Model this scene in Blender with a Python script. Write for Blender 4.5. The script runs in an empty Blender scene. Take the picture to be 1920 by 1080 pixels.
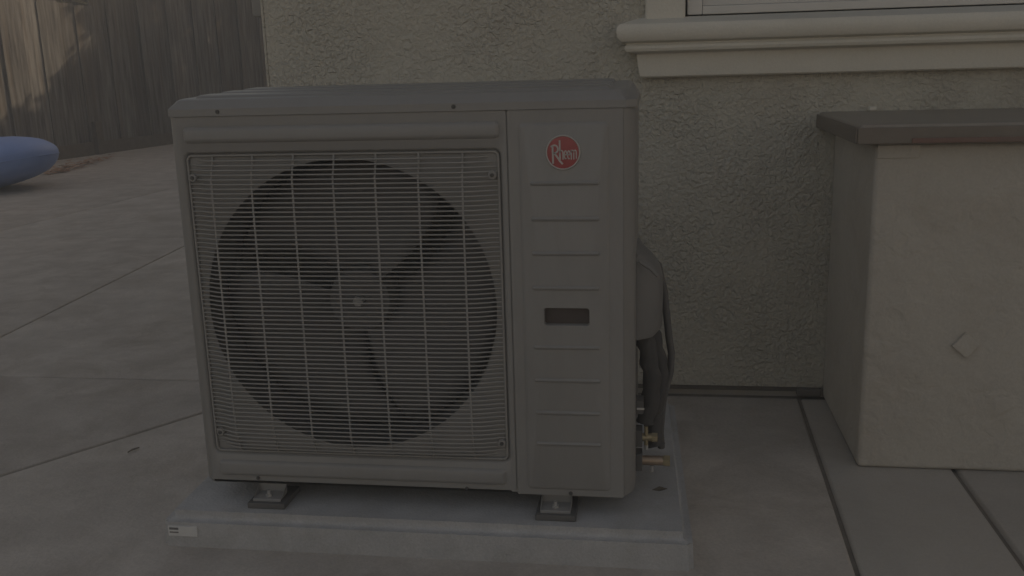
import bpy, bmesh, math, random
from mathutils import Vector, Matrix, noise
random.seed(7)
S = bpy.context.scene
C = S.collection
PI = math.pi

# ------------------------------------------------------------------ camera
cd = bpy.data.cameras.new('camera'); cam = bpy.data.objects.new('camera', cd); C.objects.link(cam)
S.camera = cam
CX, CY, CZ, YAW, PITCH, ROLL, FPX = 0.98245, -1.85028, 1.00508, -0.15261, 0.23101, -0.02888, 1795.74
cy_, sy_, cp_, sp_ = math.cos(YAW), math.sin(YAW), math.cos(PITCH), math.sin(PITCH)
fwd = Vector((sy_*cp_, cy_*cp_, -sp_)); rgt = Vector((cy_, -sy_, 0)); upv = rgt.cross(fwd)
r2 = math.cos(ROLL)*rgt + math.sin(ROLL)*upv; u2 = -math.sin(ROLL)*rgt + math.cos(ROLL)*upv
cam.matrix_world = Matrix(((r2.x, u2.x, -fwd.x, CX), (r2.y, u2.y, -fwd.y, CY), (r2.z, u2.z, -fwd.z, CZ), (0, 0, 0, 1)))
cd.sensor_width = 36.0; cd.lens = FPX/1920*36.0; cd.clip_start = 0.02; cd.clip_end = 600

# ------------------------------------------------------------------ sky, sun, exposure
SUN = Vector((1.0, 1.2, 0.85)).normalized()             # towards the sun, behind the house
w = bpy.data.worlds.new('World'); S.world = w; w.use_nodes = True
nt = w.node_tree; bg = nt.nodes['Background']
sky = nt.nodes.new('ShaderNodeTexSky'); sky.sky_type = 'NISHITA'; sky.sun_disc = False
sky.sun_elevation = math.asin(SUN.z); sky.sun_rotation = math.atan2(SUN.x, SUN.y)
sky.air_density = 1.0; sky.dust_density = 2.0; sky.ozone_density = 0.6
nt.links.new(sky.outputs[0], bg.inputs[0]); bg.inputs[1].default_value = 0.15
ld = bpy.data.lights.new('sun', 'SUN'); ld.energy = 3.2; ld.angle = math.radians(0.6); ld.color = (1.0, 0.97, 0.93)
sun = bpy.data.objects.new('sun', ld); C.objects.link(sun)
sun.rotation_euler = (-SUN).to_track_quat('-Z', 'Y').to_euler(); sun.location = (12, 14, 12)
S.view_settings.view_transform = 'Standard'; S.view_settings.look = 'None'
S.view_settings.exposure = -0.48
S.view_settings.use_white_balance = True; S.view_settings.white_balance_temperature = 9700; S.view_settings.white_balance_tint = 14
S.view_settings.gamma = 1.0
S.render.engine = 'CYCLES'
S.cycles.max_bounces = 8; S.cycles.diffuse_bounces = 4; S.cycles.glossy_bounces = 3
S.cycles.use_denoising = True

# ------------------------------------------------------------------ materials
def lerpc(c, k): return (c[0]*k, c[1]*k, c[2]*k, 1)
def mat(name, c1, c2=None, scale=8.0, rough=0.7, bump=0.0, bscale=60.0, bdist=0.002, metal=0.0, detail=6.0, spec=0.5,
        rand=0.0, stretch=None, spots=None, spot_scale=3.0, rvar=0.0, bkind='noise', speck=None):
    """principled material: two tones mixed by noise, optional dark stains (spots), fine relief by bump"""
    m = bpy.data.materials.new(name); m.use_nodes = True
    N = m.node_tree.nodes; L = m.node_tree.links; b = N['Principled BSDF']
    b.inputs['Roughness'].default_value = rough; b.inputs['Metallic'].default_value = metal
    b.inputs['Specular IOR Level'].default_value = spec
    tc = N.new('ShaderNodeTexCoord'); mp = N.new('ShaderNodeMapping'); L.new(tc.outputs['Object'], mp.inputs[0])
    if stretch: mp.inputs['Scale'].default_value = stretch
    oi = N.new('ShaderNodeObjectInfo')
    off = N.new('ShaderNodeVectorMath'); off.operation = 'SCALE'; off.inputs[0].default_value = (7.3, 3.1, 5.7)
    L.new(oi.outputs['Random'], off.inputs['Scale'])
    if rand: L.new(off.outputs[0], mp.inputs['Location'])
    col = None
    c2 = c2 or c1
    n1 = N.new('ShaderNodeTexNoise'); n1.inputs['Scale'].default_value = scale; n1.inputs['Detail'].default_value = detail
    n1.inputs['Roughness'].default_value = 0.62
    L.new(mp.outputs[0], n1.inputs['Vector'])
    rp = N.new('ShaderNodeValToRGB'); rp.color_ramp.elements[0].position = 0.32; rp.color_ramp.elements[1].position = 0.68
    rp.color_ramp.elements[0].color = (*c1, 1); rp.color_ramp.elements[1].color = (*c2, 1)
    L.new(n1.outputs['Fac'], rp.inputs[0]); col = rp.outputs[0]
    if spots:
        n2 = N.new('ShaderNodeTexNoise'); n2.inputs['Scale'].default_value = spot_scale; n2.inputs['Detail'].default_value = 8
        n2.inputs['Roughness'].default_value = 0.7; n2.inputs['Distortion'].default_value = 0.6
        L.new(mp.outputs[0], n2.inputs['Vector'])
        r3 = N.new('ShaderNodeValToRGB'); r3.color_ramp.elements[0].position = 0.5; r3.color_ramp.elements[1].position = 0.72
        L.new(n2.outputs['Fac'], r3.inputs[0])
        mx = N.new('ShaderNodeMix'); mx.data_type = 'RGBA'; L.new(r3.outputs[0], mx.inputs[0]); L.new(col, mx.inputs[6])
        mx.inputs[7].default_value = (*spots, 1); col = mx.outputs[2]
    if rand:
        hs = N.new('ShaderNodeHueSaturation'); mr = N.new('ShaderNodeMapRange')
        mr.inputs[3].default_value = 1-rand; mr.inputs[4].default_value = 1+rand
        L.new(oi.outputs['Random'], mr.inputs[0]); L.new(mr.outputs[0], hs.inputs['Value']); L.new(col, hs.inputs['Color']); col = hs.outputs[0]
    if speck:
        n5 = N.new('ShaderNodeTexNoise'); n5.inputs['Scale'].default_value = speck[0]; n5.inputs['Detail'].default_value = 5; n5.inputs['Roughness'].default_value = 0.75
        L.new(mp.outputs[0], n5.inputs['Vector'])
        m5 = N.new('ShaderNodeMapRange'); m5.inputs[1].default_value = 0.3; m5.inputs[2].default_value = 0.7
        m5.inputs[3].default_value = 1-speck[1]; m5.inputs[4].default_value = 1+speck[1]*.7; L.new(n5.outputs['Fac'], m5.inputs[0])
        h5 = N.new('ShaderNodeHueSaturation'); L.new(m5.outputs[0], h5.inputs['Value']); L.new(col, h5.inputs['Color']); col = h5.outputs[0]
    L.new(col, b.inputs['Base Color'])
    if rvar:
        mr2 = N.new('ShaderNodeMapRange'); mr2.inputs[3].default_value = rough-rvar; mr2.inputs[4].default_value = rough+rvar
        L.new(n1.outputs['Fac'], mr2.inputs[0]); L.new(mr2.outputs[0], b.inputs['Roughness'])
    if bump:
        bp = N.new('ShaderNodeBump'); bp.inputs['Strength'].default_value = bump; bp.inputs['Distance'].default_value = bdist
        n3 = N.new('ShaderNodeTexNoise'); n3.inputs['Scale'].default_value = bscale; n3.inputs['Detail'].default_value = 4
        L.new(mp.outputs[0], n3.inputs['Vector']); h = n3.outputs['Fac']
        if bkind == 'stucco':
            n3.inputs['Detail'].default_value = 3.0; n3.inputs['Distortion'].default_value = 0.5; n3.inputs['Roughness'].default_value = 0.5
            r4 = N.new('ShaderNodeValToRGB'); r4.color_ramp.elements[0].position = 0.36; r4.color_ramp.elements[1].position = 0.63
            L.new(h, r4.inputs[0])
            n4 = N.new('ShaderNodeTexNoise'); n4.inputs['Scale'].default_value = bscale*5; n4.inputs['Detail'].default_value = 3
            L.new(mp.outputs[0], n4.inputs['Vector'])
            ad = N.new('ShaderNodeMath'); ad.operation = 'MULTIPLY_ADD'; ad.inputs[1].default_value = 0.22
            L.new(n4.outputs['Fac'], ad.inputs[0])
            n6 = N.new('ShaderNodeTexNoise'); n6.inputs['Scale'].default_value = 4.5; n6.inputs['Detail'].default_value = 3; L.new(mp.outputs[0], n6.inputs['Vector'])
            m6 = N.new('ShaderNodeMapRange'); m6.inputs[1].default_value = 0.35; m6.inputs[2].default_value = 0.65; m6.inputs[3].default_value = 0.35; m6.inputs[4].default_value = 1.0
            L.new(n6.outputs['Fac'], m6.inputs[0]); mu = N.new('ShaderNodeMath'); mu.operation = 'MULTIPLY'
            L.new(r4.outputs[0], mu.inputs[0]); L.new(m6.outputs[0], mu.inputs[1]); L.new(mu.outputs[0], ad.inputs[2]); h = ad.outputs[0]
        L.new(h, bp.inputs['Height']); L.new(bp.outputs[0], b.inputs['Normal'])
    return m

M = {}
M['stucco'] = mat('stucco', (0.53, 0.50, 0.43), (0.585, 0.555, 0.485), 2.2, 0.9, 1.0, 80, 0.0066, bkind='stucco', spec=0.2, speck=(160, 0.07), spots=(0.49, 0.455, 0.395), spot_scale=2.6)
M['trim'] = mat('trim_stucco', (0.65, 0.62, 0.55), (0.70, 0.67, 0.60), 3, 0.9, 0.35, 120, 0.003, spec=0.2, speck=(210, 0.06))
M['counter_stucco'] = mat('counter_stucco', (0.46, 0.428, 0.382), (0.515, 0.482, 0.43), 3.2, 0.9, 0.6, 22, 0.005, spec=0.2, spots=(0.435, 0.395, 0.345), spot_scale=4, bkind='stucco', speck=(190, 0.08))
M['concrete'] = mat('patio_concrete', (0.415, 0.374, 0.336), (0.55, 0.503, 0.456), 6.0, 0.85, 0.6, 110, 0.0025, spec=0.25, spots=(0.375, 0.33, 0.288), spot_scale=3.4, rand=0.05, detail=10, speck=(150, 0.12))
M['concrete_smooth'] = mat('walk_concrete', (0.46, 0.425, 0.38), (0.52, 0.48, 0.435), 1.8, 0.8, 0.25, 160, 0.0012, spec=0.25, spots=(0.43, 0.39, 0.35), spot_scale=2.2, rand=0.04, detail=9, speck=(210, 0.08))
M['pad'] = mat('pad_concrete', (0.415, 0.413, 0.413), (0.485, 0.482, 0.48), 14, 0.85, 0.8, 170, 0.0022, spec=0.25, spots=(0.40, 0.392, 0.38), spot_scale=9, speck=(240, 0.14))
M['soil'] = mat('soil', (0.12, 0.095, 0.07), (0.2, 0.16, 0.12), 3, 0.95, 0.5, 30, 0.02)
M['joint'] = mat('joint_filler', (0.20, 0.175, 0.15), (0.26, 0.23, 0.195), 20, 0.95, 0.3, 90, 0.003)
M['paint'] = mat('grey_enamel', (0.262, 0.256, 0.247), (0.277, 0.27, 0.26), 1.5, 0.42, 0.08, 420, 0.0006, spec=0.5, rvar=0.06, stretch=(1, 1, .35), spots=(0.248, 0.241, 0.231), spot_scale=4.5, speck=(60, 0.025))
M['paint_dark'] = mat('inner_enamel', (0.30, 0.295, 0.285), (0.33, 0.325, 0.315), 4, 0.55)
M['wire'] = mat('grille_wire', (0.285, 0.277, 0.265), (0.305, 0.296, 0.283), 9, 0.45)
M['black'] = mat('black_rubber', (0.11, 0.107, 0.103), (0.13, 0.126, 0.122), 20, 0.75, 0.2, 200, 0.001)
M['grip'] = mat('grip_recess_dark', (0.085, 0.068, 0.062), None, 20, 0.7)  # recess shade put into the colour; the pocket itself is shallow
M['foam'] = mat('pipe_foam', (0.06, 0.058, 0.057), (0.085, 0.082, 0.08), 14, 0.85, 0.6, 60, 0.004)
M['plastic'] = mat('cover_plastic', (0.18, 0.176, 0.172), (0.195, 0.191, 0.186), 6, 0.5)
M['fan'] = mat('fan_plastic', (0.12, 0.117, 0.115), (0.135, 0.132, 0.129), 6, 0.55)
M['coil'] = mat('coil_fins', (0.24, 0.235, 0.23), (0.32, 0.315, 0.31), 30, 0.6, 0.0, stretch=(8, 8, 0.4))
M['brass'] = mat('brass', (0.36, 0.30, 0.19), (0.42, 0.35, 0.23), 30, 0.45, metal=0.6)
M['copper'] = mat('copper', (0.36, 0.26, 0.19), (0.42, 0.31, 0.23), 30, 0.45, metal=0.6)
M['steel'] = mat('zinc_steel', (0.42, 0.41, 0.40), (0.50, 0.49, 0.48), 30, 0.45, metal=0.5)
M['screw'] = mat('dark_screw', (0.10, 0.098, 0.095), None, 5, 0.5, metal=0.4)
M['white'] = mat('white_vinyl', (0.60, 0.585, 0.55), (0.64, 0.62, 0.59), 5, 0.5)
M['sticker'] = mat('sticker_paper', (0.60, 0.595, 0.58), (0.66, 0.655, 0.64), 40, 0.6)
M['ink'] = mat('sticker_ink', (0.17, 0.165, 0.16), None, 30, 0.6)
M['red'] = mat('badge_red', (0.36, 0.075, 0.075), (0.42, 0.09, 0.09), 60, 0.35)
M['badge_white'] = mat('badge_white', (0.44, 0.42, 0.40), (0.50, 0.475, 0.455), 60, 0.35)
M['granite'] = mat('brown_counter_stone', (0.285, 0.255, 0.22), (0.32, 0.29, 0.25), 40, 0.5, spots=(0.25, 0.205, 0.18), spot_scale=2.0, rvar=0.08)
M['edge'] = mat('shaded_edge_brown', (0.17, 0.145, 0.122), (0.20, 0.172, 0.147), 14, 0.5, rvar=0.08)  # slab stone darkened: weaker light on the edge put into the colour
M['redclay'] = mat('red_clay_edge', (0.20, 0.115, 0.092), (0.18, 0.13, 0.11), 6, 0.6)
M['wood'] = mat('weathered_wood', (0.065, 0.06, 0.056), (0.255, 0.246, 0.232), 6, 0.9, 0.5, 40, 0.004, rand=0.30, stretch=(4, 4, 0.30), spots=(0.18, 0.145, 0.115), spot_scale=1.6, spec=0.2)
M['wood_dark'] = mat('stained_rail', (0.10, 0.085, 0.065), (0.15, 0.125, 0.10), 6, 0.9, 0.4, 30, 0.004, stretch=(2, 2, 2))
M['blue'] = mat('blue_vinyl', (0.17, 0.30, 0.62), (0.21, 0.345, 0.68), 4, 0.5, 0.25, 14, 0.01)
M['leaf'] = mat('leaf', (0.05, 0.075, 0.03), (0.09, 0.115, 0.05), 3, 0.6)
M['leaf_dark'] = mat('shade_leaf', (0.022, 0.026, 0.014), (0.04, 0.044, 0.024), 3, 0.8, spec=0.2)  # darker copy of leaf: shade on the background foliage put into the colour
M['dryleaf'] = mat('dry_leaf', (0.46, 0.25, 0.16), (0.32, 0.18, 0.11), 9, 0.8)
M['bark'] = mat('bark', (0.10, 0.08, 0.06), (0.17, 0.14, 0.11), 9, 0.9, 0.5, 30, 0.01, stretch=(1, 1, .3))
M['roof'] = mat('roof_tile', (0.25, 0.17, 0.13), (0.32, 0.22, 0.17), 5, 0.85)
M['dark'] = mat('dark_gap', (0.15, 0.135, 0.12), None, 9, 0.9)  # darkness of the shaded gap put into the colour
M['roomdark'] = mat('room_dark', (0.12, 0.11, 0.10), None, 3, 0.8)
mg = bpy.data.materials.new('window_glass'); mg.use_nodes = True
b = mg.node_tree.nodes['Principled BSDF']; b.inputs['Base Color'].default_value = (0.05, 0.055, 0.06, 1); b.inputs['Roughness'].default_value = 0.04
b.inputs['Coat Weight'].default_value = 0.3; M['glass'] = mg

# ------------------------------------------------------------------ mesh helpers
def data(name, V, F, m, smooth=35):
    me = bpy.data.meshes.new(name); me.from_pydata([tuple(v) for v in V], [], F)
    bm = bmesh.new(); bm.from_mesh(me); bmesh.ops.recalc_face_normals(bm, faces=bm.faces); bm.to_mesh(me); bm.free()
    me.materials.append(M[m] if isinstance(m, str) else m)
    if smooth:
        for p in me.polygons: p.use_smooth = True
        me.set_sharp_from_angle(angle=math.radians(smooth))
    me.update(); return me
def link(name, me, parent=None, loc=(0, 0, 0), rot=None):
    o = bpy.data.objects.new(name, me); C.objects.link(o); o.location = loc
    if rot: o.rotation_euler = rot
    if parent: o.parent = parent
    return o
def obj(name, V, F, m, parent=None, smooth=35, loc=(0, 0, 0), rot=None):
    return link(name, data(name, V, F, m, smooth), parent, loc, rot)
def tag(o, label, cat=None, group=None, kind=None):
    if label: o['label'] = label
    if cat: o['category'] = cat
    if group: o['group'] = group
    if kind: o['kind'] = kind
    return o
def wn(o):
    m_ = o.modifiers.new('weighted', 'WEIGHTED_NORMAL'); m_.keep_sharp = True; return o
def empty(name, loc=(0, 0, 0)):
    o = bpy.data.objects.new(name, None); C.objects.link(o); o.location = loc; o.empty_display_size = .05; return o
def boxm(name, x0, x1, y0, y1, z0, z1, m, bev=0.0, seg=2, smooth=35):
    bm = bmesh.new(); bmesh.ops.create_cube(bm, size=1)
    for v in bm.verts: v.co = Vector(((x0+x1)/2+v.co.x*(x1-x0), (y0+y1)/2+v.co.y*(y1-y0), (z0+z1)/2+v.co.z*(z1-z0)))
    if bev: bmesh.ops.bevel(bm, geom=list(bm.edges), offset=bev, segments=seg, affect='EDGES', profile=0.5)
    me = bpy.data.meshes.new(name); bm.to_mesh(me); bm.free(); me.materials.append(M[m])
    for p in me.polygons: p.use_smooth = True
    me.set_sharp_from_angle(angle=math.radians(smooth)); return me
def box(name, x0, x1, y0, y1, z0, z1, m, parent=None, bev=0.0, seg=2, **k):
    o = link(name, boxm(name, x0, x1, y0, y1, z0, z1, m, bev, seg), parent, **k)
    return wn(o) if bev else o
def tube(path, r, sides=8, caps=True):
    """tube along a polyline; r a number or a list"""
    P = [Vector(p) for p in path]; n = len(P); R = r if isinstance(r, (list, tuple)) else [r]*n
    V, F = [], []; prev = None
    for i in range(n):
        t = (P[min(i+1, n-1)]-P[max(i-1, 0)]).normalized()
        a = Vector((0, 0, 1)) if abs(t.z) < .9 else Vector((0, 1, 0))
        if prev is not None: a = prev
        s = (a - t*a.dot(t)).normalized(); prev = s; q = t.cross(s)
        for k in range(sides):
            an = 2*PI*k/sides; V.append(P[i]+(s*math.cos(an)+q*math.sin(an))*R[i])
    for i in range(n-1):
        for k in range(sides):
            F.append((i*sides+k, i*sides+(k+1) % sides, (i+1)*sides+(k+1) % sides, (i+1)*sides+k))
    if caps: F.append(tuple(range(sides))[::-1]); F.append(tuple((n-1)*sides+k for k in range(sides)))
    return V, F
def loft(loops, cap0=False, cap1=False, closed=True):
    V, F = [], []; n = len(loops[0])
    for lp in loops: V += lp
    for i in range(len(loops)-1):
        for k in range(n if closed else n-1):
            F.append((i*n+k, i*n+(k+1) % n, (i+1)*n+(k+1) % n, (i+1)*n+k))
    if cap0: F.append(tuple(range(n))[::-1])
    if cap1: F.append(tuple((len(loops)-1)*n+k for k in range(n)))
    return V, F
NC = 12
def rrect(x0, x1, z0, z1, r, y):
    out = []
    for (cx, cz, a0) in ((x1-r, z0+r, -90), (x1-r, z1-r, 0), (x0+r, z1-r, 90), (x0+r, z0+r, 180)):
        for j in range(NC+1):
            a = math.radians(a0+90*j/NC); out.append((cx+r*math.cos(a), y, cz+r*math.sin(a)))
    return out
def circ(cx, cz, r, y):
    out = []
    for a0 in (-90, 0, 90, 180):
        for j in range(NC+1):
            a = math.radians(a0+90*(j+.5)/(NC+1)); out.append((cx+r*math.cos(a), y, cz+r*math.sin(a)))
    return out
def xyloop(pts, z, d=0.0):
    """loop of an xy outline at height z, shrunk by d about its bounds"""
    xs = [p[0] for p in pts]; ys = [p[1] for p in pts]; cx, cy = (min(xs)+max(xs))/2, (min(ys)+max(ys))/2
    hx, hy = (max(xs)-min(xs))/2, (max(ys)-min(ys))/2
    return [(cx+(p[0]-cx)*(hx-d)/hx, cy+(p[1]-cy)*(hy-d)/hy, z) for p in pts]
def raised(name, x0, x1, z0, z1, r, h, m, parent, y=0.0, slope=0.004):
    """a pressed raised panel standing h proud of the plane y"""
    L = [rrect(x0, x1, z0, z1, r, y+0.0008), rrect(x0+slope*.4, x1-slope*.4, z0+slope*.4, z1-slope*.4, max(r-slope*.4, .001), y-h*.7),
         rrect(x0+slope, x1-slope, z0+slope, z1-slope, max(r-slope, .0008), y-h)]
    V, F = loft(L, cap1=True); return obj(name, V, F, m, parent, 40)
def disc(name, cx, cz, r, y0, y1, m, parent, sides=20, bev=.25):
    L = []
    for rr, yy in ((r, y0), (r, y1+(y0-y1)*bev), (r*(1-bev*.4), y1)):
        L.append([(cx+rr*math.cos(2*PI*k/sides), yy, cz+rr*math.sin(2*PI*k/sides)) for k in range(sides)])
    V, F = loft(L, cap1=True); return obj(name, V, F, m, parent, 40)

# ================================================================== GROUND
g = obj('ground', [(-120, -120, -.14), (120, -120, -.14), (120, 120, -.14), (-120, 120, -.14)], [(0, 1, 2, 3)], 'soil')
tag(g, None, kind='structure')
patio = box('patio', -7.4, 9, -9, 22, -.13, -.009, 'joint'); tag(patio, None, kind='structure')
def slab(poly, m='concrete', gap=.0042, z=0.0):
    """a poured slab with a softly tooled edge"""
    n = len(poly); P = [Vector((x, y)) for x, y in poly]
    def inset(d):
        out = []
        for i in range(n):
            a, b_, c = P[i-1], P[i], P[(i+1) % n]
            e1 = (b_-a).normalized(); e2 = (c-b_).normalized()
            n1 = Vector((-e1.y, e1.x)); n2 = Vector((-e2.y, e2.x))
            k = 1+n1.dot(n2); q = b_+(n1+n2)*(d/max(k, .2)); out.append((q.x, q.y))
        return out
    L = [[(x, y, zz) for x, y in inset(d)] for d, zz in ((gap, z-.1), (gap, z-.006), (gap+.003, z-.0015), (gap+.008, z))]
    V, F = loft(L, cap1=True); return obj('concrete_slab', V, F, m, patio, 50)
HX, WY = -0.195, 0.99
j1 = lambda y: -1.595-.101*(y-1.474)
j4 = lambda y: -3.381+.0395*(y-3.938)
slab([(-7, -8), (-2.0, -8), (-1.2, -.525), (HX-.01, .972), (HX-.01, 1.012), (j1(1.012), 1.012), (-7, 1.012)])
slab([(-2.0, -8), (1.30, -8), (1.383, -.063), (1.412, .972), (HX-.01, .972), (-1.2, -.525)])
slab([(1.30, -8), (1.715, -8), (1.715, .52), (1.50, .52), (1.50, .972), (1.412, .972), (1.383, -.063)], 'concrete_smooth', .0065)
slab([(1.715, -8), (8, -8), (8, .52), (1.715, .52)], 'concrete_smooth')
slab([(j1(1.012), 1.012), (HX-.01, 1.012), (HX-.01, 2.773), (j1(2.773), 2.773)])
slab([(j1(2.773), 2.773), (HX-.01, 2.773), (HX-.01, 6.6), (j1(6.6), 6.6)])
slab([(j1(6.6), 6.6), (HX-.01, 6.6), (HX-.01, 20), (j1(20), 20)])
slab([(j4(1.012), 1.012), (j1(1.012), 1.012), (j1(3.69), 3.69), (j4(3.69), 3.69)])
slab([(j4(3.69), 3.69), (j1(3.69), 3.69), (j1(7.3), 7.3), (j4(7.3), 7.3)])
slab([(j4(7.3), 7.3), (j1(7.3), 7.3), (j1(20), 20), (j4(20), 20)])
slab([(-6.35, 1.012), (j4(1.012), 1.012), (j4(5.0), 5.0), (-6.32, 5.0)])
slab([(-6.30, 5.0), (j4(5.0), 5.0), (j4(20), 20), (-4.75, 20), (-5.93, 11.4), (-6.25, 9.3), (-6.36, 8.2)])

# ================================================================== HOUSE
house = empty('house', (HX, WY, 0)); tag(house, 'beige stucco house wall with a moulded window surround behind the grey unit', 'house')
house_off = Vector((HX, WY, 0))
def H(o):
    o.parent = house; o.location = Vector(o.location)-house_off; return o
WX0, WX1, WZ0, WZ1 = 1.062, 2.75, 1.118, 2.35
def wall_mesh():
    V, F = [], []
    def q(*pts):
        i = len(V); V.extend(pts); F.append(tuple(range(i, i+len(pts))))
    xe, zb, zt, yb = 7.0, .027, 5.11, 22.0
    rc = .014
    xs = [HX+rc, WX0, WX1, xe]; zs = [zb, WZ0, WZ1, zt]
    for i in range(3):
        for k in range(3):
            if i == 1 and k == 1: continue
            q((xs[i], WY, zs[k]), (xs[i+1], WY, zs[k]), (xs[i+1], WY, zs[k+1]), (xs[i], WY, zs[k+1]))
    pr = [(HX+rc-rc*math.sin(a), WY+rc-rc*math.cos(a)) for a in [PI/2*k/6 for k in range(7)]]
    for a, b_ in zip(pr, pr[1:]): q((a[0], a[1], zb), (a[0], a[1], zt), (b_[0], b_[1], zt), (b_[0], b_[1], zb))
    q((HX, WY+rc, zb), (HX, WY+rc, zt), (HX, yb, zt), (HX, yb, zb))
    q((HX, yb, zb), (HX, yb, zt), (xe, yb, zt), (xe, yb, zb)); q((xe, yb, zb), (xe, yb, zt), (xe, WY, zt), (xe, WY, zb))
    d = .10
    q((WX0, WY, WZ0), (WX0, WY+d, WZ0), (WX0, WY+d, WZ1), (WX0, WY, WZ1)); q((WX1, WY, WZ0), (WX1, WY, WZ1), (WX1, WY+d, WZ1), (WX1, WY+d, WZ0))
    q((WX0, WY, WZ0), (WX1, WY, WZ0), (WX1, WY+d, WZ0), (WX0, WY+d, WZ0)); q((WX0, WY, WZ1), (WX0, WY+d, WZ1), (WX1, WY+d, WZ1), (WX1, WY, WZ1))
    q((HX+rc, WY, zb), (HX+rc, WY+.05, zb), (xe, WY+.05, zb), (xe, WY, zb)); q((HX, WY+rc, zb), (HX, yb, zb), (HX+.05, yb, zb), (HX+.05, WY+rc, zb))
    return V, F
V, F = wall_mesh(); me = data('wall', V, F, 'stucco', 0); bm = bmesh.new(); bm.from_mesh(me); bmesh.ops.remove_doubles(bm, verts=bm.verts, dist=1e-5)
bmesh.ops.recalc_face_normals(bm, faces=bm.faces); bm.to_mesh(me); bm.free()
for p in me.polygons: p.use_smooth = True
me.set_sharp_from_angle(angle=math.radians(35))
H(link('wall', me))
H(box('foundation', HX+.018, 6.98, WY+.018, 21.98, -.1, .024, 'concrete_smooth'))
H(box('weep_screed', HX+.006, 1.478, WY+.004, WY+.016, .012, .025, 'dark'))
H(box('dark_recess_block', 1.405, 1.476, WY-.022, WY+.003, .004, .026, 'dark', bev=.004))  # dark block standing in for the shaded recess at the corner
# roof: hip with fascia and soffit; its eave shades the patio
EX0, EX1, EY0, EY1 = HX-.46, 7.46, WY-.46, 22.4
ez, et = 5.12, 5.36
cxr, ry0, ry1, rz = (EX0+EX1)/2, EY0+4, EY1-4, et+1.65
V = [(EX0, EY0, ez), (EX1, EY0, ez), (EX1, EY1, ez), (EX0, EY1, ez), (EX0, EY0, et), (EX1, EY0, et), (EX1, EY1, et), (EX0, EY1, et), (cxr, ry0, rz), (cxr, ry1, rz)]
F = [(0, 3, 2, 1), (0, 1, 5, 4), (1, 2, 6, 5), (2, 3, 7, 6), (3, 0, 4, 7), (4, 5, 8), (5, 6, 9, 8), (6, 7, 9), (7, 4, 8, 9)]
rf = H(obj('roof', V, F, 'roof', smooth=0))
fa = box('fascia', EX0-.02, EX1+.02, EY0-.022, EY0-.002, ez-.02, et-.01, 'white', rf)
fa2 = box('fascia', EX0-.022, EX0-.002, EY0, EY1, ez-.02, et-.01, 'white', rf)
# window
win = H(empty('window', (WX0, WY, WZ0))); win.location = Vector((WX0, WY, WZ0))-house_off
woff = Vector((WX0, WY, WZ0))
def Wn(o): o.parent = win; o.location = Vector(o.location)-woff; return o
fy0, fy1 = WY-.012, WY+.055
Wn(box('frame', WX0+.004, WX0+.045, fy0, fy1, WZ0+.003, WZ1-.003, 'white', bev=.003))
Wn(box('frame', WX1-.045, WX1-.004, fy0, fy1, WZ0+.003, WZ1-.003, 'white', bev=.003))
Wn(box('frame', WX0+.0455, WX1-.0455, fy0+.001, fy1, WZ0+.003, WZ0+.026, 'white', bev=.003))
Wn(box('frame', WX0+.0455, WX1-.0455, fy0+.016, fy1, WZ0+.0265, WZ0+.052, 'white', bev=.003))
Wn(box('frame', WX0+.0455, WX1-.0455, fy0, fy1, WZ1-.046, WZ1-.003, 'white', bev=.003))
Wn(box('mullion', (WX0+WX1)/2-.022, (WX0+WX1)/2+.022, fy0+.012, fy1, WZ0+.0525, WZ1-.0465, 'white', bev=.003))
Wn(box('pane', WX0+.046, (WX0+WX1)/2-.0225, WY+.02, WY+.026, WZ0+.0525, WZ1-.0465, 'glass'))
Wn(box('pane', (WX0+WX1)/2+.0225, WX1-.046, WY+.02, WY+.026, WZ0+.0525, WZ1-.0465, 'glass'))
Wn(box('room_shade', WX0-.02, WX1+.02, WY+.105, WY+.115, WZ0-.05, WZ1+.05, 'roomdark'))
# plaster surround: jambs, head and the stepped sill moulding
Wn(box('surround', .950, WX0-.002, WY-.040, WY+.002, 1.1065, 2.44, 'trim', bev=.008, seg=3))
Wn(box('surround', WX1+.002, 2.865, WY-.040, WY+.002, 1.1065, 2.44, 'trim', bev=.008, seg=3))
Wn(box('surround', WX0-.0015, WX1+.0015, WY-.038, WY+.002, WZ1+.002, 2.438, 'trim', bev=.008, seg=3))
prof = [(.002, 1.1175), (-.030, 1.1165), (-.062, 1.106), (-.084, 1.099), (-.0915, 1.090), (-.0935, 1.078), (-.091, 1.063), (-.083, 1.053), (-.070, 1.0485), (-.066, 1.0475),
        (-.067, 1.044), (-.0725, 1.040), (-.0735, 1.033), (-.070, 1.0255), (-.058, 1.0215), (-.042, 1.0195), (-.040, 1.017), (-.0385, .990), (-.034, .9565), (-.028, .9525), (.002, .952)]
# each ring of the profile starts at its own x, so the ends are mitred like the front
def endx(d): return .972 - (d*-1)*1.0
V, F = [], []
for dy, z in prof:
    dd = -dy
    x0 = .968-dd*.95 - max(0, (z-.955))*.06; x1 = 2.848+dd*.95+max(0, (z-.955))*.06
    V += [(x0, WY+dy, z), (x1, WY+dy, z)]
n = len(prof)
for i in range(n-1): F.append((2*i, 2*i+1, 2*i+3, 2*i+2))
# end returns against the wall
i0 = len(V)
for dy, z in prof:
    dd = -dy; V.append((.968-dd*.95-max(0, (z-.955))*.06, WY+.002, z)); V.append((2.848+dd*.95+max(0, (z-.955))*.06, WY+.002, z))
for i in range(n-1):
    F.append((2*i, 2*i+2, i0+2*i+2, i0+2*i)); F.append((2*i+1, i0+2*i+1, i0+2*i+3, 2*i+3))
Wn(obj('sill', V, F, 'trim', smooth=32))
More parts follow.
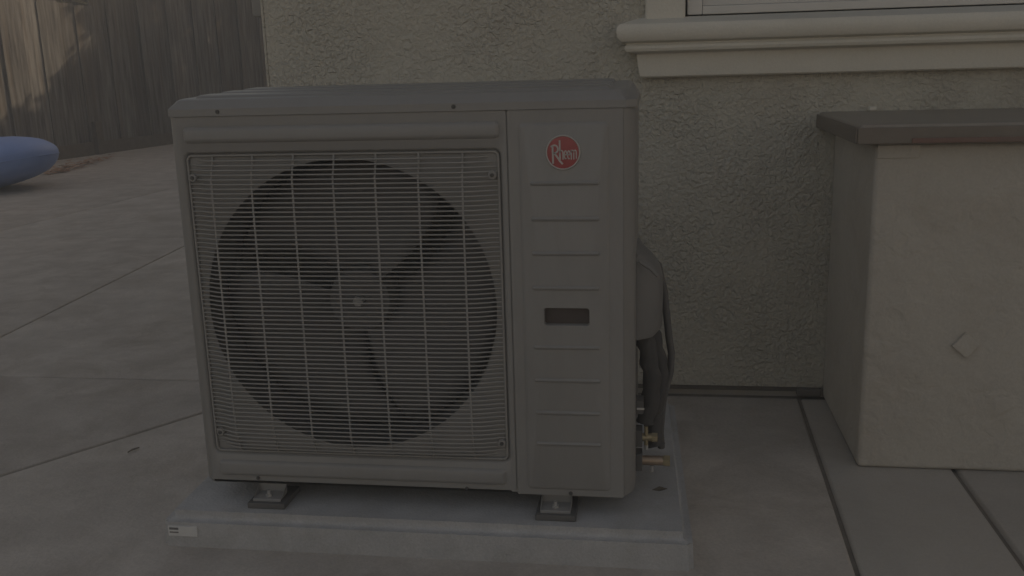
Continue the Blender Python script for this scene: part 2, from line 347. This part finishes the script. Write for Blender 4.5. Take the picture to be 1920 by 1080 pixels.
# meter box and conduit on the side wall, just round the corner
ub = H(box('utility_box', HX-.155, HX-.002, 1.30, 1.42, 1.178, 1.60, 'wire', bev=.006))
cdn = tube([(HX-.10, 1.36, 1.18), (HX-.10, 1.36, 1.165), (HX-.085, 1.36, 1.15), (HX-.04, 1.36, 1.145), (HX+.001, 1.36, 1.145)], .020, 10)
H(obj('conduit', *cdn, 'wire'))

# ================================================================== OUTDOOR COUNTER
KX, KY = 1.482, .466
ct = empty('outdoor_counter', (KX, KY, 0)); tag(ct, 'stucco outdoor counter block with a dark brown slab top against the house wall', 'counter')
def K(o): o.parent = ct; o.location = Vector(o.location)-Vector((KX, KY, 0)); return o
def bulge_box(x0, x1, y0, y1, z0, z1, m, r, seg, name):
    me = boxm(name, x0, x1, y0, y1, z0, z1, m, r, seg); return wn(link(name, me))
K(bulge_box(KX, 4.2, KY, WY-.001, .0, .7985, 'counter_stucco', .012, 3, 'base'))
K(box('stucco_patch', KX+.003, KX+.098, KY-.0045, KY+.004, .766, .7975, 'counter_stucco', bev=.004))
K(bulge_box(1.436, 4.25, KY-.034, WY-.002, .800, .846, 'granite', .010, 4, 'countertop'))
K(box('edge_shade_strip', 1.4335, 4.252, KY-.0405, KY-.0335, .8025, .8400, 'edge', bev=.003))  # added darker strips along the slab edge, in place of its shade
K(box('edge_shade_strip', 1.4290, 1.4365, KY-.0330, WY-.004, .8025, .8400, 'edge', bev=.003))
K(box('edge_strip', 1.55, 4.245, KY-.0440, KY-.0400, .8035, .8150, 'redclay', bev=.0018))
cp = K(box('cover_plate', -.023, .023, -.006, .006, -.023, .023, 'counter_stucco', bev=.004))
cp.location = Vector((1.712, KY-.003, .322))-Vector((KX, KY, 0)); cp.rotation_euler = (0, math.radians(42), 0)
chip = box('plaster_crumb', -.011, .011, -.008, .008, -.006, .007, 'trim', bev=.004); chip.location = (1.574, .968, .8525); chip.rotation_euler = (0, 0, .3)
tag(chip, 'small white plaster crumb lying on the counter slab against the wall', 'debris')

# ================================================================== PAD
PX0, PX1, PY0, PY1, PH = -.0764, 1.0637, -.0773, .74, .0747
pad = empty('equipment_pad', (PX0, PY0, 0)); tag(pad, 'grey concrete equipment pad under the heat pump with a paper sticker on its front', 'pad')
def padpt(x, y): return (x-.028*(y-PY0), y)
bm = bmesh.new(); bmesh.ops.create_cube(bm, size=1)
for v in bm.verts:
    x = PX0 if v.co.x < 0 else PX1; y = PY0 if v.co.y < 0 else PY1; z = 0 if v.co.z < 0 else PH
    k = .004 if z else 0
    x += k if v.co.x < 0 else -k; y += k if v.co.y < 0 else -k
    x, y = padpt(x, y); v.co = (x, y, z)
bmesh.ops.bevel(bm, geom=[e for e in bm.edges if max(v.co.z for v in e.verts) > .05 and min(v.co.z for v in e.verts) > .05], offset=.019, segments=5, affect='EDGES')
bmesh.ops.bevel(bm, geom=[e for e in bm.edges if abs(e.verts[0].co.z-e.verts[1].co.z) > .04], offset=.010, segments=3, affect='EDGES')
me = bpy.data.meshes.new('slab_block'); bm.to_mesh(me); bm.free(); me.materials.append(M['pad'])
for p in me.polygons: p.use_smooth = True
me.set_sharp_from_angle(angle=math.radians(50))
wn(link('slab_block', me, pad, loc=(-PX0, -PY0, 0)))
st = box('sticker', -.0605, .0055, PY0-.0016, PY0+.006, .0255, .0475, 'sticker'); st.parent = pad; st.location = (-PX0, -PY0, 0)
st['label'] = 'small white paper sticker with two short dark printed lines'
for x0, x1, z0, z1 in ((-.0575, -.0365, .0400, .0450), (-.0575, -.0370, .0325, .0355)):
    box('print', x0, x1, PY0-.0021, PY0-.0012, z0, z1, 'ink', st)

# ================================================================== HEAT PUMP
ZB, ZT, W, D = .1147, .951, .943, .37
hp = empty('heat_pump_unit', (W/2, D/2, PH)); tag(hp, 'grey outdoor heat pump unit with a round wire fan grille and a red badge', 'heat pump')
OFF = Vector((W/2, D/2, PH))
def U(o): o.parent = hp; o.location = Vector(o.location)-OFF; return o
ZL = .917                                   # lower edge of the lid
def outline():
    pts = []
    for a in [PI/2*k/5 for k in range(6)]: pts.append((.016-.016*math.sin(a), .016-.016*math.cos(a)))       # front left, rounded
    pts += [(0, D-.012), (.012, D), (W-.012, D), (W, D-.012), (W, .034), (W-.004, .022), (.921+.003, .002), (.921, 0)]
    return pts
ol = outline()
L = [xyloop(ol, ZB, .011), xyloop(ol, ZB+.003, .004), xyloop(ol, ZB+.011, 0), xyloop(ol, ZL, 0)]
V, F = loft(L, cap0=True, closed=False)
# close along the back of the outline list only where the front panels do not stand
U(obj('casing', V, F, 'paint', smooth=40))
# fan panel with its recessed grille field and round orifice
FX, FZ, FR = .3548, .5177, .3097
L = [rrect(.0155, .6952, ZB+.0105, ZL-.0008, .003, 0.0), rrect(.0225, .6865, .1845, .8465, .016, 0.0), rrect(.0245, .6845, .1865, .8445, .015, .0015), rrect(.0285, .6805, .1905, .8405, .013, .0085),
     circ(FX, FZ, FR+.002, .0085), circ(FX, FZ, FR, .0095)]
V, F = loft(L); U(obj('fan_panel', V, F, 'paint', smooth=40))
V, F = loft([circ(FX, FZ, FR, .0097), circ(FX, FZ, FR-.0015, .030), circ(FX, FZ, FR-.004, .13)]); U(obj('shroud', V, F, 'fan', smooth=40))
U(raised('pressing', .030, .6825, .8625, .8965, .010, .0075, 'paint', None, slope=.009)); U(raised('pressing', .034, .6755, .1360, .1735, .010, .0075, 'paint', None, slope=.009))
# service panel with its pressed field and grip
L = [rrect(.6978, .9205, ZB+.0035, ZL-.0008, .002, -.0008), rrect(.7195, .8935, .1315, .8915, .010, -.0008), rrect(.7215, .8915, .1335, .8895, .009, -.0030), rrect(.7265, .8865, .1385, .8845, .006, -.0050),
     rrect(.7615, .8535, .4885, .5255, .006, -.0050), rrect(.7625, .8525, .4895, .5245, .0055, -.0035), rrect(.7625, .8525, .4895, .5245, .005, .011)]
V, F = loft(L); sp = U(obj('service_panel', V, F, 'paint', smooth=40))
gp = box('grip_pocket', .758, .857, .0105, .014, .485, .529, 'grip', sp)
for z in (.775, .705, .636, .566, .443, .373, .303, .235):
    raised('ridge', .7395, .8755, z-.0048, z+.0048, .0046, .0042, 'paint', sp, y=-.0048, slope=.0042)
U(box('seam_backing', .684, .708, .0030, .0075, ZB+.006, ZL-.002, 'paint_dark'))
# lid
lo = [(-.003, .010), (.004, -.003), (.918, -.003), (.926, -.003), (W+.003, .020), (W+.003, D-.006), (W-.01, D+.004), (.010, D+.004), (-.003, D-.010)]
L = [xyloop(lo, ZL-.0005, .004), xyloop(lo, ZL, 0), xyloop(lo, .9315, 0), xyloop(lo, .9330, .0015), xyloop(lo, .9470, .0150), xyloop(lo, .9495, .0185), xyloop(lo, .9512, .025)]
L = [[(x, y, z+(max(0, y)/D*.009 if z > .94 else 0)) for x, y, z in lp] for lp in L]
V, F = loft(L, cap1=True); lid = U(obj('lid', V, F, 'paint', smooth=28))
for y0, y1, h in ((.030, .095, .0060), (.140, .205, .0065), (.255, .335, .0065)):
    nn = []
    for d_, z_ in ((0, .9512), (.003, .9512+h*.75), (.008, .9512+h)):
        nn.append([(x, y, z_+y/D*.009) for x, y in ((.050+d_, y0+d_), (.893-d_, y0+d_), (.893-d_, y1-d_), (.050+d_, y1-d_))])
    V, F = loft(nn, cap1=True); obj('stiffening_rib', V, F, 'paint', lid, 40)
def screw(x, z, y=0.0, r=.0042, m='screw', par=None):
    s = disc('screw', x, z, r, y, y-.0025, m, None, 12); U(s); return s
screw(.110, .9255, -.003); screw(.594, .9255, -.003); screw(.121, .1315, 0); screw(.588, .1255, 0, .0040); screw(.810, .1235, -.0008)
# fan and coil inside
fan = U(empty('fan', (FX, .11, FZ))); fan.location = Vector((FX, .11, FZ))-OFF
hub = disc('hub', 0, 0, .072, .05, -.035, 'fan', fan, 32, .2); disc('hub_nut', 0, 0, .012, -.034, -.050, 'steel', hub, 6, .2)
bl = []
for i in range(9):
    t = i/8; rr = .060+t*.240
    for k in range(11):
        s_ = k/10-.5; an = s_*(1.75+.25*t)+.3*t*t
        bl.append((rr*math.cos(an), .045*s_*1.6*(1-.25*t)+.012*math.cos(s_*PI), rr*math.sin(an)))
bf = [(i*11+k, i*11+k+1, (i+1)*11+k+1, (i+1)*11+k) for i in range(8) for k in range(10)]
bme = data('blade', bl, bf, 'fan', 60)
for k in range(3):
    o = link('blade', bme, fan, rot=(0, 2*PI*k/3+.5, 0))
    md = o.modifiers.new('solid', 'SOLIDIFY'); md.thickness = .004
U(box('motor_mount', FX-.02, FX+.02, .20, .215, ZB+.02, ZL-.02, 'paint_dark'))
mt = tube([(FX, .13, FZ), (FX, .20, FZ)], .055, 24); U(obj('fan_motor', *mt, 'paint_dark'))
U(box('coil', .03, .665, .315, .345, ZB+.02, ZL-.02, 'coil')); U(box('coil', .0165, .045, .12, .312, ZB+.02, ZL-.02, 'coil'))
U(box('partition', .680, .6835, .015, .36, ZB+.01, ZL-.01, 'paint_dark'))
# wire grille
gr = U(empty('grille', (.0, 0, 0))); gr.location = -OFF
GX0, GX1, GZ0, GZ1 = .0325, .6765, .1945, .8365
hw = [(GX0, .0045, 0), (.046, .0035, 0), (.060, -.0015, 0), (.074, -.0085, 0), (.088, -.0125, 0), (.150, -.0150, 0), (.355, -.0175, 0), (.560, -.0150, 0), (.606, -.0125, 0), (.628, -.0090, 0), (.648, -.0025, 0), (.662, .003, 0), (GX1, .0045, 0)]
hme = data('wire', *tube(hw, .00165, 6), 'wire', 60)
NW = 67
zz = [GZ0+(GZ1-GZ0)*(k+1)/(NW+1) for k in range(NW)]
def tray(z):
    e = min(z-GZ0, GZ1-z); t = min(1, e/.045); return (1-t)**2*.014
for z in zz: link('wire', hme, gr, loc=(0, tray(z), z))
vz = [(0, .0045+.001, GZ0), (0, .0035, GZ0+.010), (0, -.004, GZ0+.028), (0, -.0105, GZ0+.045), (0, -.0128, GZ0+.12), (0, -.0128, GZ1-.12), (0, -.0105, GZ1-.045), (0, -.004, GZ1-.028), (0, .0035, GZ1-.010), (0, .0055, GZ1)]
vme = data('upright_wire', *tube(vz, .0021, 6), 'wire', 60)
for i, x in enumerate((.0855, .1720, .2590, .3445, .4310, .5185, .6065)):
    bow = -.0045*(1-((x-.355)/.30)**2)
    link('upright_wire', vme, gr, loc=(x, bow+.0012, 0))
rim = [Vector(p) for p in rrect(GX0-.001, GX1+.001, GZ0-.001, GZ1+.001, .010, .0045)]
V, F = tube(rim+[rim[0], rim[1]], .0027, 6, caps=False); obj('rim', V, F, 'wire', gr, 60)
for x, z in ((.0415, .793), (.6655, .792), (.0445, .2375), (.667, .231)):
    ws = disc('washer', x, z, .0085, .006, -.0035, 'wire', gr, 20, .3); disc('screw', x, z, .0042, -.0030, -.0060, 'screw', ws, 12)
# badge
bx, bz, by = .8055, .8345, -.0048
bd = U(empty('badge', (bx, by, bz))); bd.location = Vector((bx, by, bz))-OFF
disc('badge_face', 0, 0, .0318, .0005, -.0022, 'red', bd, 48, .2)
rg = tube([(.0322*math.cos(2*PI*k/48), -.0020, .0322*math.sin(2*PI*k/48)) for k in range(49)], .0017, 6, caps=False); obj('ring', *rg, 'badge_white', bd, 60)
def ribbon(lines, y, t=.0005):
    V, F = [], []
    for pts, wd in lines:
        P = [Vector((p[0], p[1])) for p in pts]; n = len(P); base = len(V)
        for i in range(n):
            d = (P[min(i+1, n-1)]-P[max(i-1, 0)]).normalized(); nn_ = Vector((-d.y, d.x))*wd/2
            e = d*wd*.3 if i == n-1 else (-d*wd*.3 if i == 0 else Vector((0, 0)))
            for sgn in (-1, 1):
                q = P[i]+e+nn_*sgn; V.append((q.x, y, q.y)); V.append((q.x, y-t, q.y))
        for i in range(n-1):
            a = base+4*i; b_ = a+4
            F += [(a+1, a+3, b_+3, b_+1), (a, b_, b_+2, a+2), (a, a+1, b_+1, b_), (a+2, b_+2, b_+3, a+3)]
        F += [(base, base+2, base+3, base+1), (base+4*n-4, base+4*n-3, base+4*n-1, base+4*n-2)]
    return V, F
u = .001
def arc(cx, cz, rx, rz, a0, a1, n=10): return [(cx+rx*math.cos(math.radians(a0+(a1-a0)*k/n)), cz+rz*math.sin(math.radians(a0+(a1-a0)*k/n))) for k in range(n+1)]
let = []
let.append(([(-.0195, -.0205), (-.0195, -.004), (-.0200, .011)], .0036))                                         # R: stem
let.append(([(-.0225, .0115)]+arc(-.0165, .0065, .0068, .0075, 120, -70, 12)+[(-.0175, -.001)], .0032))          # R: bowl
let.append(([(-.0165, -.0015), (-.0105, -.0095), (-.0065, -.0160), (-.0015, -.0215)], .0036))                    # R: leg
let.append(([(-.0062, .0225), (-.0060, .006), (-.0058, -.0130)], .0032))                                         # h: stem
let.append((arc(-.0030, -.0005, .0030, .0042, 170, 0, 8)+[(-.0000, -.0130)], .0024))                            # h: shoulder
for ex in (.0048, .0112):                                                                                        # e e
    let.append(([(ex-.0022, -.0045), (ex+.0022, -.0045)]+arc(ex, -.0045, .0024, .0078, 0, 300, 14), .0021))
let.append(([(.0160, .0040), (.0160, -.0130)], .0024))                                                           # m
let.append((arc(.0184, .0000, .0024, .0040, 175, 0, 7)+[(.0208, -.0130)], .0022))
let.append((arc(.0232, .0000, .0024, .0040, 175, 0, 7)+[(.0256, -.0115)], .0022))
obj('lettering', *ribbon(let, -.00225), 'badge_white', bd, 0)
# feet on rubber pads
def foot(x0, xs):
    f_ = U(empty('foot', (x0, 0, 0))); f_.location = Vector((x0, 0, PH))-OFF
    w_ = .085
    def P_(n, *a, **k): return box(n, *a, f_, **k)
    P_('rubber_pad', 0, w_, -.0345, .060, .0004, .0135, 'black', bev=.002)
    # pressed steel foot: sole, riser and upturned edge
    V, F = [], []
    pro = [(-.0245, .0155), (-.0255, .0175), (-.0240, .0195), (.0100, .0195), (.0135, .0215), (.0150, .0390), (.020, .0400), (.060, .0400)]
    L_ = []
    for y, z in pro: L_.append([(.010, y, z), (w_-.012, y, z), (w_-.012, y, z-.0028), (.010, y, z-.0028)])
    V, F = loft(L_, True, True); obj('foot_plate', V, F, 'steel' if False else 'paint', f_, 40)
    for xx in (.010, w_-.012):
        V, F = loft([[(xx-.0012, y, z-.002) for y, z in ((-.022, .018), (.013, .018), (.0148, .038))], [(xx+.0012, y, z+.003) for y, z in ((-.022, .018), (.012, .019), (.0148, .036))]], True, True)
        obj('foot_flange', V, F, 'paint', f_, 0)
    bt = tube([(w_/2-.002, -.008, .019), (w_/2-.002, -.008, .0245)], .0075, 6); bo = obj('bolt', *bt, 'steel', f_, 30)
    th = tube([(w_/2-.002, -.008, .0245), (w_/2-.002, -.008, .033)], .0040, 10); obj('thread', *th, 'steel', bo, 40)
foot(.1058, 1); foot(.8229-.085, 1)
for x0 in (.1058, .8229-.085): U(box('rear_foot', x0+.01, x0+.073, D-.06, D+.02, PH+.0004, ZB+.003, 'paint', bev=.002))
# service side: cover, insulated lines, cable and valves
cv = []
for i in range(9):
    t = i/8; y = .075+.19*t
    bulge = math.sin(PI*min(1, max(0, t*1.0)))**.35 if 0 < t < 1 else 0
    dx = .004+.052*bulge
    row = [(W-.002, y, .437), (W+dx*.80, y, .437), (W+dx*.98, y, .448), (W+dx, y, .52), (W+dx*.98, y, .555), (W+dx*.90, y, .575), (W+dx*.70, y, .591), (W+dx*.30, y, .609), (W+.004, y, .618), (W-.002, y, .620)]
    cv.append(row)
V, F = loft(cv, True, True); cvo = U(obj('valve_cover', V, F, 'plastic', smooth=45))
cr = tube([(W+.006, .074, .604), (W+.030, .076, .588), (W+.044, .080, .572)], .0035, 8); obj('cover_lip', *cr, 'plastic', cvo)
def jit(path, a, n=4):
    out = []
    for p, q in zip(path, path[1:]):
        for k in range(n): out.append(Vector(p).lerp(Vector(q), k/n))
    out.append(Vector(path[-1]))
    return [v+Vector((noise.noise(v*31+Vector((1, 5, 9))), noise.noise(v*31+Vector((7, 2, 3))), 0))*a for v in out]
p1 = jit([(W+.018, .17, .47), (W+.030, .17, .42), (W+.046, .18, .36), (W+.048, .185, .31), (W+.034, .175, .24), (W+.038, .15, .195), (W+.040, .145, .175)], .004)
U(obj('insulated_pipe', *tube(p1, [.021+.002*math.sin(i*1.9) for i in range(len(p1))], 12), 'foam', smooth=60))
p2 = jit([(W+.012, .13, .46), (W+.024, .13, .40), (W+.034, .135, .34), (W+.030, .135, .28), (W+.020, .13, .235)], .004)
U(obj('insulated_pipe', *tube(p2, [.019+.002*math.sin(i*2.3+1) for i in range(len(p2))], 12), 'foam', smooth=60))
p3 = jit([(W+.010, .21, .60), (W+.045, .22, .565), (W+.060, .23, .50), (W+.066, .235, .43), (W+.076, .24, .36), (W+.074, .235, .32), (W+.058, .22, .25), (W+.052, .20, .18), (W+.055, .21, .145)], .002)
U(obj('cable', *tube(p3, .0085, 8), 'black', smooth=60))
U(box('bracket', W-.001, W+.014, .085, .125, .195, .232, 'black', bev=.002)); U(box('bracket', W-.001, W+.014, .085, .125, .140, .178, 'black', bev=.002))
U(box('bracket', W-.001, W+.016, .085, .125, .270, .300, 'black', bev=.002)); U(box('wire_tie', W+.002, W+.018, .082, .086, .281, .285, 'white', bev=.001))
va = U(empty('valve', (W, .10, .213))); va.location = Vector((W, .10, .213))-OFF
va['label'] = 'small brass valve with a hex cap and upright stem'
obj('body', *tube([(.012, 0, 0), (.034, 0, 0)], .0085, 12), 'brass', va); obj('cap', *tube([(.034, 0, 0), (.046, 0, 0)], .0105, 6), 'brass', va, 30)
obj('stem', *tube([(.022, -.004, -.022), (.022, -.004, .026)], .0042, 8), 'brass', va); obj('stem_cap', *tube([(.022, -.004, -.026), (.022, -.004, -.016)], .0052, 6), 'steel', va, 30)
vb = U(empty('valve', (W, .10, .160))); vb.location = Vector((W, .10, .160))-OFF
vb['label'] = 'larger copper-coloured valve with a hex end cap'
obj('body', *tube([(.012, 0, 0), (.058, 0, 0)], .0105, 12), 'copper', vb); obj('cap', *tube([(.058, 0, 0), (.061, 0, 0), (.073, 0, 0)], [.011, .0125, .0125], 6), 'brass', vb, 30)
obj('stem', *tube([(.034, -.004, -.010), (.034, -.004, -.024)], .0042, 8), 'steel', vb)

# ================================================================== FENCE
FP = Vector((-6.315, 9.006, 0)); FD = Vector((.342, 2.221, 0)).normalized(); FN = Vector((FD.y, -FD.x, 0))
fen = empty('wood_fence', tuple(FP)); fen.rotation_euler = (0, 0, math.atan2(FD.y, FD.x)-PI/2)
tag(fen, 'weathered brown wooden board fence across the patio, sunlit at one end', 'fence')
# local frame: y along the fence, x towards the house
def board_mesh(w_, h, seed):
    rnd = random.Random(seed); t = .019; e = .03
    ys = [0, .25*w_, .5*w_, .75*w_, w_]; cup = rnd.uniform(-.006, .008)
    prof_ = [(0, .15), (0, h-e), (e, h), (w_-e, h), (w_, h-e), (w_, .15)]
    V = [(t+.0, y, z) for y, z in prof_]+[(0, y, z) for y, z in prof_]
    n = len(prof_); F = [tuple(range(n)), tuple(range(2*n-1, n-1, -1))]+[(i, n+i, n+(i+1) % n, (i+1) % n) for i in range(n)]
    return data('board', V, F, 'wood', 0)
meshes = [board_mesh(.318+.010*k, 1.86+.012*((k*3) % 5-2), k) for k in range(4)]+[board_mesh(.318+.010*k, 2.36+.012*((k*3) % 5-2), k) for k in range(4)]
yy = -3.4; i = 0
rnd = random.Random(3)
while yy < 7.5:
    k = rnd.randrange(4)+(4 if yy > .80 else 0)
    o = link('board', meshes[k], fen, loc=(rnd.uniform(0, .006)+(.021 if i % 2 else 0), yy, rnd.uniform(-.012, .012)), rot=(rnd.uniform(-.006, .006), 0, rnd.uniform(-.02, .02)))
    yy += .300+rnd.uniform(-.012, .02); i += 1
for z in (.35, 1.0, 1.6): box('rail', -.045, -.004, -3.5, 7.8, z, z+.09, 'wood_dark', fen)
for y0, y1 in ((-3.5, .64), (.80, 7.8)):
    box('kickboard', .040, .062, y0, y1, .0, .165, 'wood_dark', fen, bev=.004)
box('post', .03, .105, .66, .78, -.05, .42, 'wood_dark', fen, bev=.006)
for y in (-2.9, 3.1, 5.6): box('post', -.14, -.05, y, y+.09, -.1, 1.75, 'wood_dark', fen, bev=.005)

# ================================================================== BLUE INFLATABLE
rc = Vector((-5.34, 6.12, 0))
raft = empty('inflatable_raft', tuple(rc)); tag(raft, 'rounded blue vinyl inflatable lying on the patio near the fence', 'inflatable')
V, F = [], []; NU, NV = 48, 28
for i in range(NV+1):
    ph = -PI/2+PI*i/NV
    for k in range(NU):
        th = 2*PI*k/NU; c_ = math.copysign(abs(math.cos(ph))**.85, math.cos(ph)); s_ = math.copysign(abs(math.sin(ph))**.9, math.sin(ph))
        p = Vector((.92*c_*math.cos(th), .62*c_*math.sin(th), .245*s_))
        p += p.normalized()*(.018*noise.noise(p*3.1)+.008*noise.noise(p*9))
        p.z += .25+.10*max(0, p.x)**1.5-.02
        if p.z < .004: p.z = .004
        V.append(p)
F = [(i*NU+k, i*NU+(k+1) % NU, (i+1)*NU+(k+1) % NU, (i+1)*NU+k) for i in range(NV) for k in range(NU)]
obj('shell', V, F, 'blue', raft, 70)
sm = [(.925*math.cos(2*PI*k/64), .625*math.sin(2*PI*k/64), .232+.10*max(0, .92*math.cos(2*PI*k/64))**1.5) for k in range(65)]
obj('seam', *tube(sm, .006, 6, False), 'blue', raft, 60)
fl = []
for i in range(9):
    for k in range(9): fl.append((-.15+.55*i/8, -.66-.30*k/8+.02*math.sin(i*2), .05*(1-k/8)**2+.012+.014*abs(noise.noise(Vector((i*.5, k*.5, 3))))))
flap = obj('flap', fl, [(i*9+k, i*9+k+1, (i+1)*9+k+1, (i+1)*9+k) for i in range(8) for k in range(8)], 'blue', raft, 60)
flap.modifiers.new('solid', 'SOLIDIFY').thickness = .006

# ================================================================== TREES (shade on the fence comes from the near one)
def leaf_cloud(points, size, rng):
    V, F = [], []
    for p in points:
        a = Vector((rng.gauss(0, 1), rng.gauss(0, 1), rng.gauss(0, 1))).normalized(); b_ = a.orthogonal().normalized(); c_ = a.cross(b_)
        s = size*rng.uniform(.7, 1.3); i = len(V)
        V += [p-b_*s, p+c_*s*.45+a*s*.08, p+b_*s, p-c_*s*.45+a*s*.08]; F.append((i, i+1, i+2, i+3))
    return V, F
rng = random.Random(11)
tree = empty('leafy_tree', (-2.8, 14.2, 0)); tag(tree, 'leafy tree in the side yard whose crown shades the fence', 'tree')
toff = Vector((-2.8, 14.2, 0))
cl = []
def shaded(y, z):
    if y > 9.74+.10*math.sin(z*9): return True
    return z < .44+.55*(y-8.27) and y > 8.0
tries = 0
while len(cl) < 620 and tries < 20000:
    tries += 1
    y = rng.uniform(7.9, 14.6); z = rng.uniform(.25, 2.25)
    if not shaded(y, z): continue
    x = FP.x+(y-FP.y)*FD.x/FD.y
    cl.append(Vector((x, y, z))+Vector((1, 1.2, .85))*rng.uniform(2.5, 3.8))
pts = []
for c0 in cl:
    for _ in range(17): pts.append(c0+Vector((rng.gauss(0, .075), rng.gauss(0, .075), rng.gauss(0, .06))))
V, F = leaf_cloud([p-toff for p in pts], .075, rng); obj('crown', V, F, 'leaf', tree, 0)
obj('trunk', *tube([(0, 0, -.1), (.02, .03, .9), (-.05, .05, 2.0), (-.1, -.1, 3.1), (-.2, -.2, 4.2)], [.13, .11, .095, .07, .04], 10), 'bark', tree)
for k in range(6):
    a = k*1.05; obj('limb', *tube([(-.06, .03, 2.0+.15*k), (.5*math.cos(a), .5*math.sin(a), 2.6+.15*k), (1.1*math.cos(a), 1.1*math.sin(a), 3.1+.15*k)], [.05, .035, .012], 7), 'bark', tree)
tree2 = empty('shrub_tree', (-8.9, 12.3, 0)); tag(tree2, 'dark leafy tree just showing over the fence top', 'tree')
pts = []
for _ in range(9000):
    v = Vector((rng.gauss(0, 1), rng.gauss(0, 1), rng.gauss(0, 1))).normalized()*rng.uniform(.45, 1)**.5
    pts.append(Vector((v.x*1.5, v.y*4.2, 2.25+v.z*1.35)))
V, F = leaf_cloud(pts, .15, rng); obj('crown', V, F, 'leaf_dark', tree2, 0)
obj('trunk', *tube([(0, 0, -.14), (.03, 0, .8), (.0, .05, 1.8)], [.12, .10, .06], 10), 'bark', tree2)

# ================================================================== SMALL LITTER
V, F = [], []
for _ in range(230):
    t = rng.random()**1.3; x = -5.30-.42*t+rng.gauss(0, .07); y = 7.45+1.9*t*rng.uniform(.6, 1.1)+rng.gauss(0, .15)
    a = rng.uniform(0, 2*PI); s = rng.uniform(.022, .05); i = len(V); z = .004+rng.uniform(0, .022)
    for da, k in ((0, 1), (1.4, .5), (PI, 1), (PI+1.4, .5)): V.append((x+s*k*math.cos(a+da), y+s*k*math.sin(a+da), z+rng.uniform(0, .014)))
    F.append((i, i+1, i+2, i+3))
lv = obj('dry_leaves', V, F, 'dryleaf', None, 0); tag(lv, 'scatter of reddish dry leaves on the patio beside the blue inflatable', None, kind='stuff')
tw = obj('twig', *tube([(-.433, .400, .004), (-.427, .415, .006), (-.419, .434, .004)], [.0022, .0030, .0018], 6), 'joint'); tag(tw, 'short dark twig on the bare concrete beside the pad', 'twig')
lf = obj('fallen_leaf', [(.978, .133, PH+.001), (.994, .142, PH+.006), (1.012, .140, PH+.002), (.996, .130, PH+.001)], [(0, 1, 2, 3)], 'wood_dark', smooth=0)
lf.modifiers.new('solid', 'SOLIDIFY').thickness = .001
tag(lf, 'small dark fallen leaf on the pad beside the unit', 'leaf')

# ================================================================== VEIL (added scattering volume that lifts the blacks; no such air there)
hz = box('veil_volume', -130, 130, -130, 130, -1.15, 7.6, 'stucco'); tag(hz, None, kind='stuff')
mh = bpy.data.materials.new('veil_scatter'); mh.use_nodes = True; N = mh.node_tree.nodes; N.remove(N['Principled BSDF'])
pv = N.new('ShaderNodeVolumePrincipled'); pv.inputs['Density'].default_value = 0.022; pv.inputs['Color'].default_value = (0.86, 0.855, 0.85, 1)
mh.node_tree.links.new(pv.outputs[0], N['Material Output'].inputs['Volume']); hz.data.materials[0] = mh
S.cycles.volume_bounces = 1
